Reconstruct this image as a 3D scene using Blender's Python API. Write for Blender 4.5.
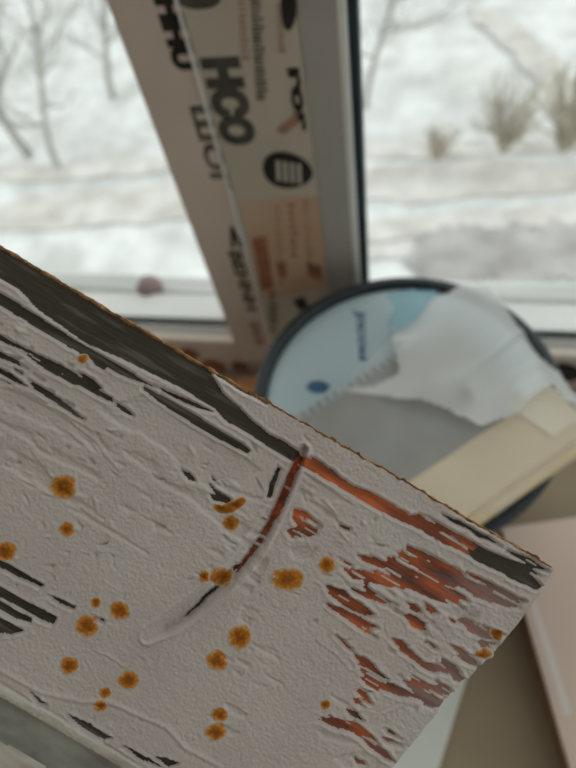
import bpy, math, random
import numpy as np
from mathutils import Matrix, Vector

for o in list(bpy.data.objects):
    bpy.data.objects.remove(o, do_unlink=True)
scene = bpy.context.scene
COL = scene.collection
random.seed(7)
rng = np.random.default_rng(7)

# ------------------------------------------------------------------ camera
F, CX, CY = 600.0, 288.0, 384.0            # focal length and centre in the 576x768 frame
EYE = np.array([0.0, 0.0, 0.48])           # metres above the tub lid (z = 0)
def camray(p): return np.array([(p[0]-CX)/F, -(p[1]-CY)/F, -1.0])
_d = camray((385, 748)); _d /= np.linalg.norm(_d)
_n = np.cross(camray((200, 324)), camray((560, 337)))
_v = np.cross(_n, _d); _v /= np.linalg.norm(_v)
if _v[0] > 0: _v = -_v
_X, _Z = -_v, -_d
ROT = np.array([_X, np.cross(_Z, _X), _Z])  # camera axes -> world
def at(p, axis, val):
    """world point where the sight line of a photo pixel meets the plane axis = val"""
    r = ROT @ camray(p)
    return EYE + r*((val-EYE[axis])/r[axis])

cam = bpy.data.cameras.new('camera')
cam.sensor_fit = 'VERTICAL'; cam.sensor_height = 24.0; cam.lens = 24.0*F/768.0
cam.clip_start = 0.01; cam.clip_end = 200
BOARD_D = 0.20
cam.dof.use_dof = True; cam.dof.focus_distance = BOARD_D; cam.dof.aperture_fstop = 5.2
camo = bpy.data.objects.new('camera', cam); COL.objects.link(camo)
M = Matrix([list(ROT[i]) + [EYE[i]] for i in range(3)] + [[0, 0, 0, 1]])
camo.matrix_world = M
scene.camera = camo

# ------------------------------------------------------------------ overcast winter daylight and exposure
world = bpy.data.worlds.new('overcast_sky'); scene.world = world
world.use_nodes = True
bg = world.node_tree.nodes['Background']
bg.inputs[0].default_value = (0.975, 0.99, 0.98, 1)
bg.inputs[1].default_value = 1.0
scene.view_settings.view_transform = 'Standard'
scene.view_settings.look = 'None'
scene.view_settings.exposure = 0.36
scene.view_settings.gamma = 1.0
scene.view_settings.use_curve_mapping = False

# ------------------------------------------------------------------ helpers
def lin(c):
    return tuple((x/255/12.92 if x/255 <= .04045 else ((x/255+.055)/1.055)**2.4) for x in c)

def mat(name, rgb, rough=.6, var=0.0, scale=20., stretch=(1, 1, 1), rgb2=None, bump=0., bscale=200., spec=.3, metal=0., detail=4., ramp=(.35, .65)):
    m = bpy.data.materials.new(name); m.use_nodes = True
    nt = m.node_tree; b = nt.nodes['Principled BSDF']
    c1 = (*lin(rgb), 1)
    b.inputs['Roughness'].default_value = rough
    b.inputs['Specular IOR Level'].default_value = spec
    b.inputs['Metallic'].default_value = metal
    tc = nt.nodes.new('ShaderNodeTexCoord'); mp = nt.nodes.new('ShaderNodeMapping')
    mp.inputs['Scale'].default_value = stretch
    nt.links.new(tc.outputs['Object'], mp.inputs[0])
    if rgb2 is not None or var > 0:
        if rgb2 is None: rgb2 = tuple(x*(1-var) for x in rgb)
        nz = nt.nodes.new('ShaderNodeTexNoise'); nz.inputs['Scale'].default_value = scale; nz.inputs['Detail'].default_value = detail
        nt.links.new(mp.outputs[0], nz.inputs['Vector'])
        rp = nt.nodes.new('ShaderNodeValToRGB')
        rp.color_ramp.elements[0].position, rp.color_ramp.elements[1].position = ramp
        rp.color_ramp.elements[0].color = c1; rp.color_ramp.elements[1].color = (*lin(rgb2), 1)
        nt.links.new(nz.outputs[0], rp.inputs[0]); nt.links.new(rp.outputs[0], b.inputs['Base Color'])
    else:
        b.inputs['Base Color'].default_value = c1
    if bump > 0:
        nb = nt.nodes.new('ShaderNodeTexNoise'); nb.inputs['Scale'].default_value = bscale; nb.inputs['Detail'].default_value = 3
        nt.links.new(mp.outputs[0], nb.inputs['Vector'])
        bp = nt.nodes.new('ShaderNodeBump'); bp.inputs['Strength'].default_value = bump; bp.inputs['Distance'].default_value = .0005
        nt.links.new(nb.outputs[0], bp.inputs['Height']); nt.links.new(bp.outputs[0], b.inputs['Normal'])
    return m

def meshobj(name, verts, faces, m, parent=None, smooth=False):
    me = bpy.data.meshes.new(name); me.from_pydata([tuple(map(float, v)) for v in verts], [], faces); me.update()
    if smooth: me.polygons.foreach_set('use_smooth', [True]*len(me.polygons))
    if m: me.materials.append(m)
    o = bpy.data.objects.new(name, me); COL.objects.link(o); o.parent = parent
    return o

def tag(o, label=None, cat=None, group=None, kind=None):
    for k, v in (('label', label), ('category', cat), ('group', group), ('kind', kind)):
        if v: o[k] = v
    return o

def empty(name, loc=(0, 0, 0), rz=0):
    o = bpy.data.objects.new(name, None); COL.objects.link(o); o.location = loc; o.rotation_euler = (0, 0, rz)
    o.empty_display_size = .02
    return o

def box_data(x0, x1, y0, y1, z0, z1):
    v = [(x0,y0,z0),(x1,y0,z0),(x1,y1,z0),(x0,y1,z0),(x0,y0,z1),(x1,y0,z1),(x1,y1,z1),(x0,y1,z1)]
    f = [(3,2,1,0),(4,5,6,7),(0,1,5,4),(1,2,6,5),(2,3,7,6),(3,0,4,7)]
    return v, f

def box(name, x0, x1, y0, y1, z0, z1, m, parent=None, bev=0.):
    v, f = box_data(x0, x1, y0, y1, z0, z1)
    o = meshobj(name, v, f, m, parent)
    if bev > 0:
        bm = o.modifiers.new('bevel', 'BEVEL'); bm.width = bev; bm.segments = 2
    return o

def prism(name, poly, z0, z1, m, parent=None, bev=0.):
    """vertical prism over a polygon of (x, y)"""
    n = len(poly)
    v = [(x, y, z0) for x, y in poly] + [(x, y, z1) for x, y in poly]
    f = [tuple(range(n-1, -1, -1)), tuple(range(n, 2*n))] + [(i, (i+1) % n, n+(i+1) % n, n+i) for i in range(n)]
    a = sum(poly[i][0]*poly[(i+1) % n][1]-poly[(i+1) % n][0]*poly[i][1] for i in range(n))
    if a < 0: f = [tuple(reversed(q)) for q in f]
    o = meshobj(name, v, f, m, parent)
    if bev > 0:
        bm = o.modifiers.new('bevel', 'BEVEL'); bm.width = bev; bm.segments = 2
    return o

def lathe(name, prof, m, parent=None, n=96, loc=(0, 0)):
    v, f = [], []
    for r, z in prof:
        for k in range(n):
            a = 2*math.pi*k/n
            v.append((loc[0]+r*math.cos(a), loc[1]+r*math.sin(a), z))
    for i in range(len(prof)-1):
        for k in range(n):
            k2 = (k+1) % n
            f.append((i*n+k, i*n+k2, (i+1)*n+k2, (i+1)*n+k))
    if prof[0][0] > 1e-6: pass
    return meshobj(name, v, f, m, parent, smooth=True)

def extrude_xprofile(name, prof, x0, x1, m, parent=None):
    """profile of (y, z), swept along x"""
    n = len(prof)
    v = [(x0, y, z) for y, z in prof] + [(x1, y, z) for y, z in prof]
    f = [tuple(range(n)), tuple(range(2*n-1, n-1, -1))] + [(i, n+i, n+(i+1) % n, (i+1) % n) for i in range(n)]
    return meshobj(name, v, f, m, parent)

# smooth value noise on numpy arrays
_perm = rng.random((256, 256))
def vnoise(x, y):
    xi = np.floor(x).astype(int); yi = np.floor(y).astype(int)
    fx = x-xi; fy = y-yi
    fx = fx*fx*(3-2*fx); fy = fy*fy*(3-2*fy)
    a = _perm[xi & 255, yi & 255]; b = _perm[(xi+1) & 255, yi & 255]
    c = _perm[xi & 255, (yi+1) & 255]; d = _perm[(xi+1) & 255, (yi+1) & 255]
    return (a*(1-fx)+b*fx)*(1-fy)+(c*(1-fx)+d*fx)*fy
def fbm(x, y, o=3):
    s = 0; w = .5; t = 0
    for k in range(o):
        s = s+w*vnoise(x*2**k+17*k, y*2**k+31*k); t += w; w *= .5
    return s/t

# ------------------------------------------------------------------ materials
M_wall = mat('painted_wall', (234, 228, 220), .85, .04, 3)
M_ceil = mat('ceiling_white', (240, 238, 233), .85)
M_floor = mat('floor_screed', (200, 184, 164), .8, .1, 4)
M_table = mat('sill_board', (163, 146, 122), .6, .08, 9, (1, 1, 1))
M_pvc = mat('white_pvc', (240, 240, 237), .35, .03, 8)
M_film = mat('protective_film', (206, 194, 180), .45, .0, 6, rgb2=(196, 186, 172), bump=.15, bscale=60)
M_filmp = mat('protective_film_pink', (220, 206, 196), .45, .0, 10, rgb2=(214, 197, 186), bump=.15, bscale=60)
M_pvcgrey = mat('grey_pvc_edge', (178, 174, 168), .4, .05, 10)
M_gasket = mat('black_rubber', (38, 52, 58), .55)
M_ink = mat('black_ink', (46, 44, 40), .6, .2, 60)
M_inkgrey = mat('grey_ink', (88, 86, 80), .6, .2, 50)
M_inkbrown = mat('brown_ink', (168, 112, 86), .6, .2, 60)
M_inkpale = mat('pale_brown_ink', (182, 146, 124), .6, .15, 60)
M_inklight = mat('light_print', (196, 188, 176), .6)

def glass_mat():
    m = bpy.data.materials.new('window_glass'); m.use_nodes = True; nt = m.node_tree
    nt.nodes.remove(nt.nodes['Principled BSDF'])
    t = nt.nodes.new('ShaderNodeBsdfTransparent'); t.inputs[0].default_value = (.95, .97, .96, 1)
    g = nt.nodes.new('ShaderNodeBsdfGlossy'); g.inputs['Roughness'].default_value = .02
    mx = nt.nodes.new('ShaderNodeMixShader')
    mx.inputs[0].default_value = .04
    nt.links.new(t.outputs[0], mx.inputs[1]); nt.links.new(g.outputs[0], mx.inputs[2])
    nt.links.new(mx.outputs[0], nt.nodes['Material Output'].inputs[0])
    return m
M_glass = glass_mat()

# ------------------------------------------------------------------ room shell
YW = 0.44          # room-side face of the window frame
ZS = -0.24         # top of the sill board
tag(box('floor', -1.3, 1.5, -2.0, .62, -1.02, -1.0, M_floor), kind='structure')
tag(box('ceiling', -1.3, 1.5, -2.0, .62, 2.2, 2.24, M_ceil), kind='structure')
tag(box('wall_back', -1.3, 1.5, -2.04, -2.0, -1.0, 2.2, M_wall), kind='structure')
tag(box('wall_left', -1.34, -1.3, -2.0, .62, -1.0, 2.2, M_wall), kind='structure')
# right-hand wall of the loggia opened for an added fill-light window
wr = empty('wall_right'); tag(wr, kind='structure')
box('wall_panel', 1.5, 1.54, -2.0, .62, -1.0, -.2, M_wall, wr)
box('wall_panel', 1.5, 1.54, -2.0, .62, 1.35, 2.2, M_wall, wr)
box('wall_panel', 1.5, 1.54, .2, .62, -.2, 1.35, M_wall, wr)
box('wall_panel', 1.5, 1.54, -2.0, -1.5, -.2, 1.35, M_wall, wr)
w3 = empty('fill_light_window', (1.52, -.65, -.2)); tag(w3, kind='structure')  # unseen side window, added to let fill light into the room
box('frame', -.02, .02, -.85, .85, 0, .06, M_pvc, w3); box('frame', -.02, .02, -.85, .85, 1.49, 1.55, M_pvc, w3)  # frame of the added fill-light window
box('frame', -.02, .02, -.85, -.79, .06, 1.49, M_pvc, w3); box('frame', -.02, .02, .79, .85, .06, 1.49, M_pvc, w3)  # sides of the added window's frame
box('added_mullion', -.02, .02, -.03, .03, .06, 1.49, M_pvc, w3)
box('glass_pane', -.003, .003, -.79, -.03, .06, 1.49, M_glass, w3); box('glass_pane', -.003, .003, .03, .79, .06, 1.49, M_glass, w3)

wf = empty('wall_front'); tag(wf, kind='structure')
box('wall_panel', -1.3, 1.5, YW, .56, -1.0, ZS-.001, M_wall, wf)
box('wall_panel', -1.3, 1.5, YW, .56, 2.0, 2.2, M_wall, wf)
box('wall_panel', -1.3, -1.05, YW, .56, ZS, 2.0, M_wall, wf)
box('wall_panel', .95, 1.5, YW, .56, ZS, 2.0, M_wall, wf)

sill = box('trim_1', -1.28, 1.48, -.30, YW-.001, ZS-.03, ZS, M_table, bev=.003)
tag(sill, 'wide beige-brown sill board under the window', kind='structure')

# ------------------------------------------------------------------ the window: two lights and the wide printed mullion between them
RT = -0.168        # top of the bottom rail
XL, XS, XP, XB, XR = -.230, -.1762, -.0905, -.0615, -.0555
def window(name, xa, xb, film):
    w = empty(name, ((xa+xb)/2, YW, ZS)); tag(w, kind='structure')
    w.location = (0, 0, 0)
    # bottom rail: film-covered room face, pale glazing bead, black gasket, white outside ledges
    extrude_xprofile('bottom_rail', [(YW, ZS), (YW, RT-.003), (YW+.003, RT), (YW+.010, RT), (YW+.010, ZS)], xa, xb, film, w)
    extrude_xprofile('glazing_bead', [(YW+.0102, ZS), (YW+.0102, RT), (YW+.024, RT+.004), (YW+.024, ZS)], xa, xb, M_pvcgrey, w)
    box('gasket', xa, xb, YW+.0242, YW+.0285, ZS, RT+.005, M_gasket, w)
    box('glass_pane', xa, xb, YW+.029, YW+.033, RT-.02, 1.94, M_glass, w)
    extrude_xprofile('outer_rail', [(YW+.034, ZS), (YW+.034, RT+.006), (YW+.048, RT+.005), (YW+.0485, RT+.001), (YW+.080, RT-.001), (YW+.081, ZS)], xa, xb, M_pvc, w)
    box('rail_joint', xa, xb, YW+.0482, YW+.0502, RT-.03, RT+.0018, M_gasket, w)
    box('top_rail', xa, xb, YW, YW+.075, 1.92, 2.0, M_pvc, w)
    return w
w1 = window('window_1', -1.05, XL, M_filmp)
w2 = window('window_2', XR, .95, M_filmp)
box('side_rail', -1.05, -.98, YW, YW+.0745, ZS, 1.92, M_pvc, w1)
box('side_rail', .88, .95, YW, YW+.0745, ZS, 1.92, M_pvc, w2)
# mullion between the lights
mu = empty('trim_2'); tag(mu, 'wide mullion covered in printed protective film', kind='structure')
box('sash_stile', XL, XS-.0012, YW, YW+.0285, ZS, 2.0, M_filmp, mu, .0015)
box('outer_stile', XL+.012, XR-.004, YW+.029, YW+.078, ZS, 2.0, M_pvc, mu)
box('film_edge', XS-.0012, XS+.0016, YW-.0022, YW+.001, ZS, 2.0, M_pvc, mu)
box('mullion_face', XS+.0016, XP, YW, YW+.0285, ZS, 2.0, M_film, mu, .0015)
box('mullion_edge', XP, XB, YW+.001, YW+.0285, ZS, 2.0, M_pvcgrey, mu, .0015)
box('glazing_bead', XB, XB+.0062, YW+.002, YW+.0285, RT, 2.0, M_pvc, mu, .001)
box('gasket', XB+.0064, XB+.0140, YW+.010, YW+.0285, RT, 2.0, M_gasket, mu, .001)

# ---- the print on the film
bpy.context.view_layer.update()
def text_mesh(name, body, m, parent, p_top, p_bot, px_height, outline=False, yoff=.0006, bold=.05):
    """lettering read downwards on the window face; p_top, p_bot: pixel ends of its baseline"""
    a = at(p_top, 1, YW); b = at(p_bot, 1, YW)
    cu = bpy.data.curves.new(name, 'FONT'); cu.body = body; cu.size = 1.0; cu.extrude = .004
    if outline:
        cu.fill_mode = 'NONE'; cu.bevel_depth = .035; cu.bevel_resolution = 0; cu.extrude = 0
    else:
        cu.offset = bold
    to = bpy.data.objects.new('tmp', cu); COL.objects.link(to)
    bpy.context.view_layer.update()
    dg = bpy.context.evaluated_depsgraph_get()
    me = bpy.data.meshes.new_from_object(to.evaluated_get(dg))
    bpy.data.objects.remove(to, do_unlink=True)
    n = len(me.vertices); co = np.empty(n*3); me.vertices.foreach_get('co', co); co = co.reshape(-1, 3)
    lo, hi = co.min(0), co.max(0)
    L = abs(a[2]-b[2]); Hh = px_height
    t = np.empty_like(co)
    lx = (co[:, 0]-lo[0])/(hi[0]-lo[0])*L; ly = (co[:, 1]-lo[1])/(hi[1]-lo[1])*Hh; lz = (co[:, 2]-lo[2])/max(hi[2]-lo[2], 1e-6)
    t[:, 0] = a[0]+ly; t[:, 2] = a[2]-lx; t[:, 1] = YW-yoff+.0004*(1-lz)
    me.vertices.foreach_set('co', t.ravel()); me.update(); me.name = name
    me.materials.clear(); me.materials.append(m)
    o = bpy.data.objects.new(name, me); COL.objects.link(o); o.parent = parent
    return o
text_mesh('film_lettering', 'MHHU', M_ink, mu, (143, -34), (176, 70), .0195, bold=.075)
text_mesh('film_lettering', 'ШОГ', M_inkgrey, mu, (189, 106), (214, 190), .018, True)
text_mesh('film_lettering', 'НСО', M_inkgrey, mu, (199, 58), (228, 145), .0325, bold=.085)
text_mesh('film_lettering', '<', M_ink, mu, (225, 226), (228, 247), .0135)
text_mesh('film_lettering', 'BEHNH', M_ink, mu, (228, 251), (245, 310), .015, bold=.03)
text_mesh('film_lettering', 'III', M_inkpale, mu, (249, 322), (257, 344), .012)
text_mesh('film_lettering', 'ror', M_ink, mu, (287, 68), (291, 132), .0095)

def flat_poly(name, pts, m, parent, yoff=.0008, plane_y=YW):
    """thin printed patch on the window face from pixel corners"""
    w = [at(p, 1, plane_y) for p in pts]
    n = len(w)
    v = [(q[0], plane_y-yoff, q[2]) for q in w]+[(q[0], plane_y-yoff+.0003, q[2]) for q in w]
    f = [tuple(range(n)), tuple(range(2*n-1, n-1, -1))]+[(i, n+i, n+(i+1) % n, (i+1) % n) for i in range(n)]
    return meshobj(name, v, f, m, parent)
def egg(c, rx, ry, n=28, pinch=.25):
    out = []
    for k in range(n):
        a = 2*math.pi*k/n
        out.append((c[0]+rx*math.cos(a)*(1-.0*math.sin(a)), c[1]+ry*math.sin(a)*(1-pinch*math.cos(a)*.6)+.12*rx*math.cos(a)))
    return out
bd = flat_poly('film_badge', egg((288, 170), 25, 18), M_ink, mu)
for k in range(4):
    flat_poly('badge_lettering', [(276+k*7, 160+k), (280+k*7, 160+k), (281+k*7, 180+k), (277+k*7, 180+k)], M_inklight, bd, .0012)
flat_poly('film_badge', egg((197, -4), 24, 13), M_inkgrey, mu)
flat_poly('film_badge', egg((289, 6), 8, 24), M_ink, mu)
bd2 = flat_poly('film_badge', egg((567, 372), 15, 9), M_ink, w2)
flat_poly('badge_lettering', [(558, 370), (576, 374), (576, 376), (558, 372)], M_inkgrey, bd2, .0012)
# fine print, too soft to read: short strokes in columns
def strokes(x0, y0, y1, w, m, step, parent):
    vv, ff = [], []
    y = y0
    while y < y1:
        hgt = step*random.uniform(.35, .6)
        xa = x0+(y-y0)*.06
        ww = w*random.uniform(.6, 1)
        q = [at(p, 1, YW) for p in [(xa, y), (xa+ww, y), (xa+ww+.3, y+hgt), (xa+.3, y+hgt)]]
        b = len(vv)
        vv += [(p[0], YW-.0007, p[2]) for p in q]+[(p[0], YW-.0004, p[2]) for p in q]
        ff += [(b, b+1, b+2, b+3), (b+7, b+6, b+5, b+4), (b, b+4, b+5, b+1), (b+1, b+5, b+6, b+2), (b+2, b+6, b+7, b+3), (b+3, b+7, b+4, b)]
        y += step
    o = meshobj('fine_print', vv, ff, m, parent); o['kind'] = 'stuff'
strokes(250, -8, 100, 13, M_inkgrey, 4.2, mu)
strokes(238, -4, 60, 8, M_inkpale, 6, mu)
strokes(276, 4, 50, 7, M_inkpale, 5, mu)
strokes(274, 206, 286, 8, M_inkpale, 5, mu)
strokes(288, 204, 260, 9, M_inkbrown, 7, mu)
strokes(303, 200, 270, 7, M_inkpale, 6, mu)
strokes(268, 292, 330, 9, M_inkgrey, 6, mu)
flat_poly('warm_lit_panel', [(240, 202), (318, 196), (328, 286), (262, 300)], mat('warm_lit_orange_film', (206, 180, 156), .5, .0, 14, rgb2=(198, 164, 138)), mu, .0005)  # orange film tint, with warm light on the lower mullion painted in
flat_poly('print_block', [(252, 238), (266, 236), (274, 288), (262, 290)], M_inkbrown, mu)
flat_poly('print_block', [(276, 262), (285, 262), (287, 276), (279, 277)], M_inkbrown, mu)
flat_poly('print_block', [(306, 262), (321, 266), (322, 280), (309, 276)], M_inkbrown, mu)
flat_poly('print_block', [(276, 130), (297, 112), (299, 124), (284, 134)], M_inkpale, mu)
flat_poly('print_block', [(293, 300), (303, 296), (309, 306), (300, 311)], M_ink, mu)
# reddish print on the left bottom rail
for px, py, rx, ry in ((190, 354, 10, 6), (214, 366, 13, 7), (240, 366, 9, 5), (255, 384, 9, 4)):
    flat_poly('print_block', egg((px, py), rx, ry), M_inkbrown, w1 if px < 226 else mu)

# ------------------------------------------------------------------ outside ledge and yard
M_snow = mat('snow', (241, 243, 242), .9, .0, 1.5, rgb2=(203, 204, 202), detail=10)
M_slush = mat('slush', (196, 192, 186), .9, .0, 1.8, (1, 1, 1), rgb2=(230, 228, 224), detail=9)
M_slushd = mat('dark_slush', (158, 155, 154), .9, .0, 1.8, (1, 1, 1), rgb2=(196, 193, 191), detail=9)
M_bark = mat('hazed_bark', (182, 182, 176), .9, .2, 6)  # bark paled: the haze of the air is put into its colour
M_twig = mat('dry_twigs', (196, 188, 170), .9, .2, 6)
M_metal = mat('zinc_flashing', (128, 132, 134), .4, .1, 12, metal=.0)

flash = box('window_flashing', -1.1, 1.0, YW+.0815, YW+.135, ZS-.02, ZS+.045, M_metal, bev=.002)
tag(flash, 'grey metal drip ledge outside the window glass', 'ledge')
def snow_strip():
    nx, ny = 160, 10
    v, f = [], []
    for i in range(nx+1):
        x = -1.1+2.1*i/nx
        ed = .012*vnoise(np.array(x*9.), np.array(3.3))
        for j in range(ny+1):
            s = j/ny
            y = YW+.091-ed*.4+(.038)*s
            z = ZS+.045+.019*min(1, s*9, (1-s)*9)*(.9+.2*float(vnoise(np.array(x*14.), np.array(s*3.))))
            if j in (0, ny): z = ZS+.0455
            v.append((x, y, z))
    for i in range(nx):
        for j in range(ny):
            a = i*(ny+1)+j; f.append((a, a+ny+1, a+ny+2, a+1))
    return meshobj('snow_bank', v, f, M_snow, None, True)
tag(snow_strip(), 'long low bank of snow lying on the outside ledge', 'snow', kind='stuff')

ZG = -6.2
def gz(x, y): return ZG+.35*float(fbm(np.array(x*.45), np.array(y*.45), 1))-.2
gx, gy = 150, 120
gv, gf = [], []
for i in range(gx+1):
    for j in range(gy+1):
        x = -30+60*i/gx; y = 1.2+45*j/gy
        gv.append((x, y, gz(x, y)))
for i in range(gx):
    for j in range(gy):
        a = i*(gy+1)+j; gf.append((a, a+gy+1, a+gy+2, a+1))
tag(meshobj('ground', gv, gf, M_snow, None, True), 'snow-covered yard far below the window', kind='structure')

def ribbon(name, pts, w, m, lift=.012):
    """trodden track lying on the yard: follows the ground along pts, half width w, wandering edges"""
    P = np.array([at(p, 2, ZG)[:2] for p in pts])
    t0 = np.linspace(0, 1, len(P)); tt = np.linspace(0, 1, 80)
    C_ = np.stack([np.interp(tt, t0, P[:, k]) for k in (0, 1)], -1)
    T = np.gradient(C_, axis=0); T /= np.linalg.norm(T, axis=1)[:, None]; N_ = np.stack([-T[:, 1], T[:, 0]], -1)
    v, f = [], []
    sd = len(name)*3.7+w*50
    for k in range(80):
        wa_ = w*(.5+float(fbm(np.array(k*.22+sd), np.array(1.5), 3))); wb_ = w*(.5+float(fbm(np.array(k*.22+sd), np.array(9.5), 3)))
        e_ = min(1, .12+k/14, .12+(79-k)/14); wa_ *= e_; wb_ *= e_
        for q_ in np.linspace(-wa_, wb_, 7):
            x, y = C_[k]+N_[k]*q_; v.append((x, y, gz(x, y)+lift+.015))
    for k in range(79):
        for q_ in range(6):
            a = k*7+q_; f.append((a, a+1, a+8, a+7))
    return tag(meshobj(name, v, f, m, None, True), kind='structure')
ribbon('trodden_path', [(-80, 172), (0, 170), (60, 174), (120, 168), (180, 166), (240, 160), (340, 150), (420, 146), (500, 140), (620, 138)], .22, M_slush)
ribbon('yard_road', [(-80, 222), (0, 218), (70, 212), (140, 212), (230, 200), (330, 188), (400, 180), (480, 172), (560, 172), (640, 168)], .42, M_slush, .018)
ribbon('yard_road', [(330, 232), (400, 224), (470, 216), (540, 214), (640, 206)], .2, M_slush, .024)
ribbon('wheel_track', [(340, 258), (380, 248), (430, 246)], .15, M_slush, .03)
ribbon('asphalt_patch', [(405, 258), (440, 256), (500, 252), (560, 250), (660, 246)], .62, M_slushd, .036)
ribbon('garden_path', [(470, 0), (500, 30), (540, 70), (580, 120), (620, 160)], .3, M_slush, .042)

def tube_chain(v, f, pts, rad, n=6):
    base = len(v)
    for k, p in enumerate(pts):
        a = np.array(pts[max(0, k-1)]); b = np.array(pts[min(len(pts)-1, k+1)])
        t = b-a; t = t/np.linalg.norm(t)
        u = np.cross(t, [.3, .9, .2]); u /= np.linalg.norm(u); w = np.cross(t, u)
        for q in range(n):
            an = 2*math.pi*q/n
            v.append(tuple(np.array(p)+rad[k]*(math.cos(an)*u+math.sin(an)*w)))
    for k in range(len(pts)-1):
        for q in range(n):
            q2 = (q+1) % n
            f.append((base+k*n+q, base+k*n+q2, base+(k+1)*n+q2, base+(k+1)*n+q))

def bare_tree(label, base, height, lean, seed, m, nb=9, rad=.07, group='bare trees in the yard'):
    r = random.Random(seed)
    root = empty('bare_tree', tuple(base)); tag(root, label, 'tree', group)
    v, f = [], []
    pts = []; rd = []
    for k in range(9):
        s = k/8
        pts.append((lean[0]*s*s+.12*math.sin(seed+s*5), lean[1]*s*s+.12*math.cos(seed+s*4), height*s)); rd.append(rad*(1-.8*s)+.008)
    tube_chain(v, f, pts, rd, 8)
    meshobj('trunk', v, f, m, root, True)
    def grow(v, f, p, dirv, L, rr, depth):
        q = [p]; d = np.array(dirv); rs = [rr]
        for k in range(5):
            d = d+np.array([r.uniform(-.28, .28), r.uniform(-.28, .28), r.uniform(-.12, .25)]); d /= np.linalg.norm(d)
            q.append(tuple(np.array(q[-1])+d*L/5)); rs.append(rr*(1-.16*(k+1)))
            if depth < 2:
                for _ in range(1 if depth == 0 else r.randint(0, 1)):
                    s = np.array([r.uniform(-1, 1), r.uniform(-1, 1), r.uniform(-.1, .8)]); s = d+s*.9; s /= np.linalg.norm(s)
                    grow(v, f, q[-1], s, L*.55, rr*.55, depth+1)
        tube_chain(v, f, q, rs, 5)
    for k in range(nb):
        s = .3+.68*k/nb
        idx = int(s*8); p = pts[idx]
        an = r.uniform(0, 6.28)
        v, f = [], []
        grow(v, f, p, (math.cos(an), math.sin(an), .35), height*r.uniform(.24, .36), rad*(1-.7*s)*.55+.004, 0)
        meshobj('branch', v, f, m, root, True)
    return root
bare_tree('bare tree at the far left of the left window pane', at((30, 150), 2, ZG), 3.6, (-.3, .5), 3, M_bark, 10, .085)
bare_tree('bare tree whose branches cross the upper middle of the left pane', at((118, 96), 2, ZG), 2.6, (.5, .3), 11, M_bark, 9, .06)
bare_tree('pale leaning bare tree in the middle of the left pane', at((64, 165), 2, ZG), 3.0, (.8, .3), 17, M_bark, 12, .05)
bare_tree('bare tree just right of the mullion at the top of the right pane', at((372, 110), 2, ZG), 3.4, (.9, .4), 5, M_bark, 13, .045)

def shrub(label, base, h, seed, m, n=26):
    r = random.Random(seed)
    root = empty('dry_shrub', tuple(base)); tag(root, label, 'shrub', 'dry shrubs in the snowy yard')
    for k in range(n):
        v, f = [], []
        a = r.uniform(0, 6.28); sp = r.uniform(.1, .75)
        pts = [(0.05*math.cos(a), .05*math.sin(a), 0)]
        for j in range(1, 5):
            s = j/4
            pts.append((math.cos(a)*sp*h*s+r.uniform(-.05, .05), math.sin(a)*sp*h*s+r.uniform(-.05, .05), h*s*r.uniform(.8, 1.05)))
        tube_chain(v, f, pts, [.022, .018, .014, .01, .005], 5)
        for j in range(2, 5):
            d = (r.uniform(-.3, .3), r.uniform(-.3, .3), r.uniform(.1, .3))
            p = pts[j-1]
            tube_chain(v, f, [p, (p[0]+d[0]*h, p[1]+d[1]*h, p[2]+d[2]*h)], [.012, .004], 4)
        meshobj('stem', v, f, m, root, True)
shrub('dry tan shrub left of the path in the right pane', at((503, 150), 2, ZG+.1), 1.0, 1, M_twig, 40)
shrub('dry tan shrub at the right edge of the right pane', at((562, 150), 2, ZG+.1), 1.1, 2, M_twig, 44)
shrub('small dry shrub above the road in the right pane', at((436, 158), 2, ZG+.1), .5, 3, M_twig, 24)
shrub('dry shrub at the left edge of the left pane', at((-8, 60), 2, ZG+.1), 1.2, 4, mat('olive_twigs', (186, 190, 172), .9, .2, 6), 40)

# dark post at the right edge of the right pane
b = at((577, 92), 2, ZG+.1)
pr = empty('yard_post', tuple(b)); tag(pr, 'dark post at the right edge of the right pane', 'post')
M_dark = mat('dark_iron', (120, 124, 124), .7)
lathe('shaft', [(0, 0), (.07, 0), (.06, 1.0), (.05, 1.0), (0, 1.0)], M_dark, pr, 16)
lathe('cap', [(0, 1.0), (.10, 1.0), (.09, 1.06), (.04, 1.12), (0, 1.13)], M_dark, pr, 16)

# rounded pinkish cap standing on the outer ledge behind the left pane
capc = at((150, 292), 1, YW+.09)
cp = empty('ledge_cap', (capc[0], YW+.094, ZS+.0455)); tag(cp, 'pinkish-grey rounded cap on the ledge behind the left pane', 'cap')
M_cap = mat('pink_plastic', (156, 134, 134), .6, .1, 30)
prof = [(0.0, .040), (.007, .0392), (.013, .036), (.0175, .030), (.0195, .022), (.020, .010), (.0205, 0)]
prof = [(r_, z_) for r_, z_ in prof]
lathe('dome', list(reversed(prof)), M_cap, cp, 32)
lathe('flange', [(.0205, 0), (.024, 0), (.024, .003), (.0203, .0035)], M_cap, cp, 32)

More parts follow.
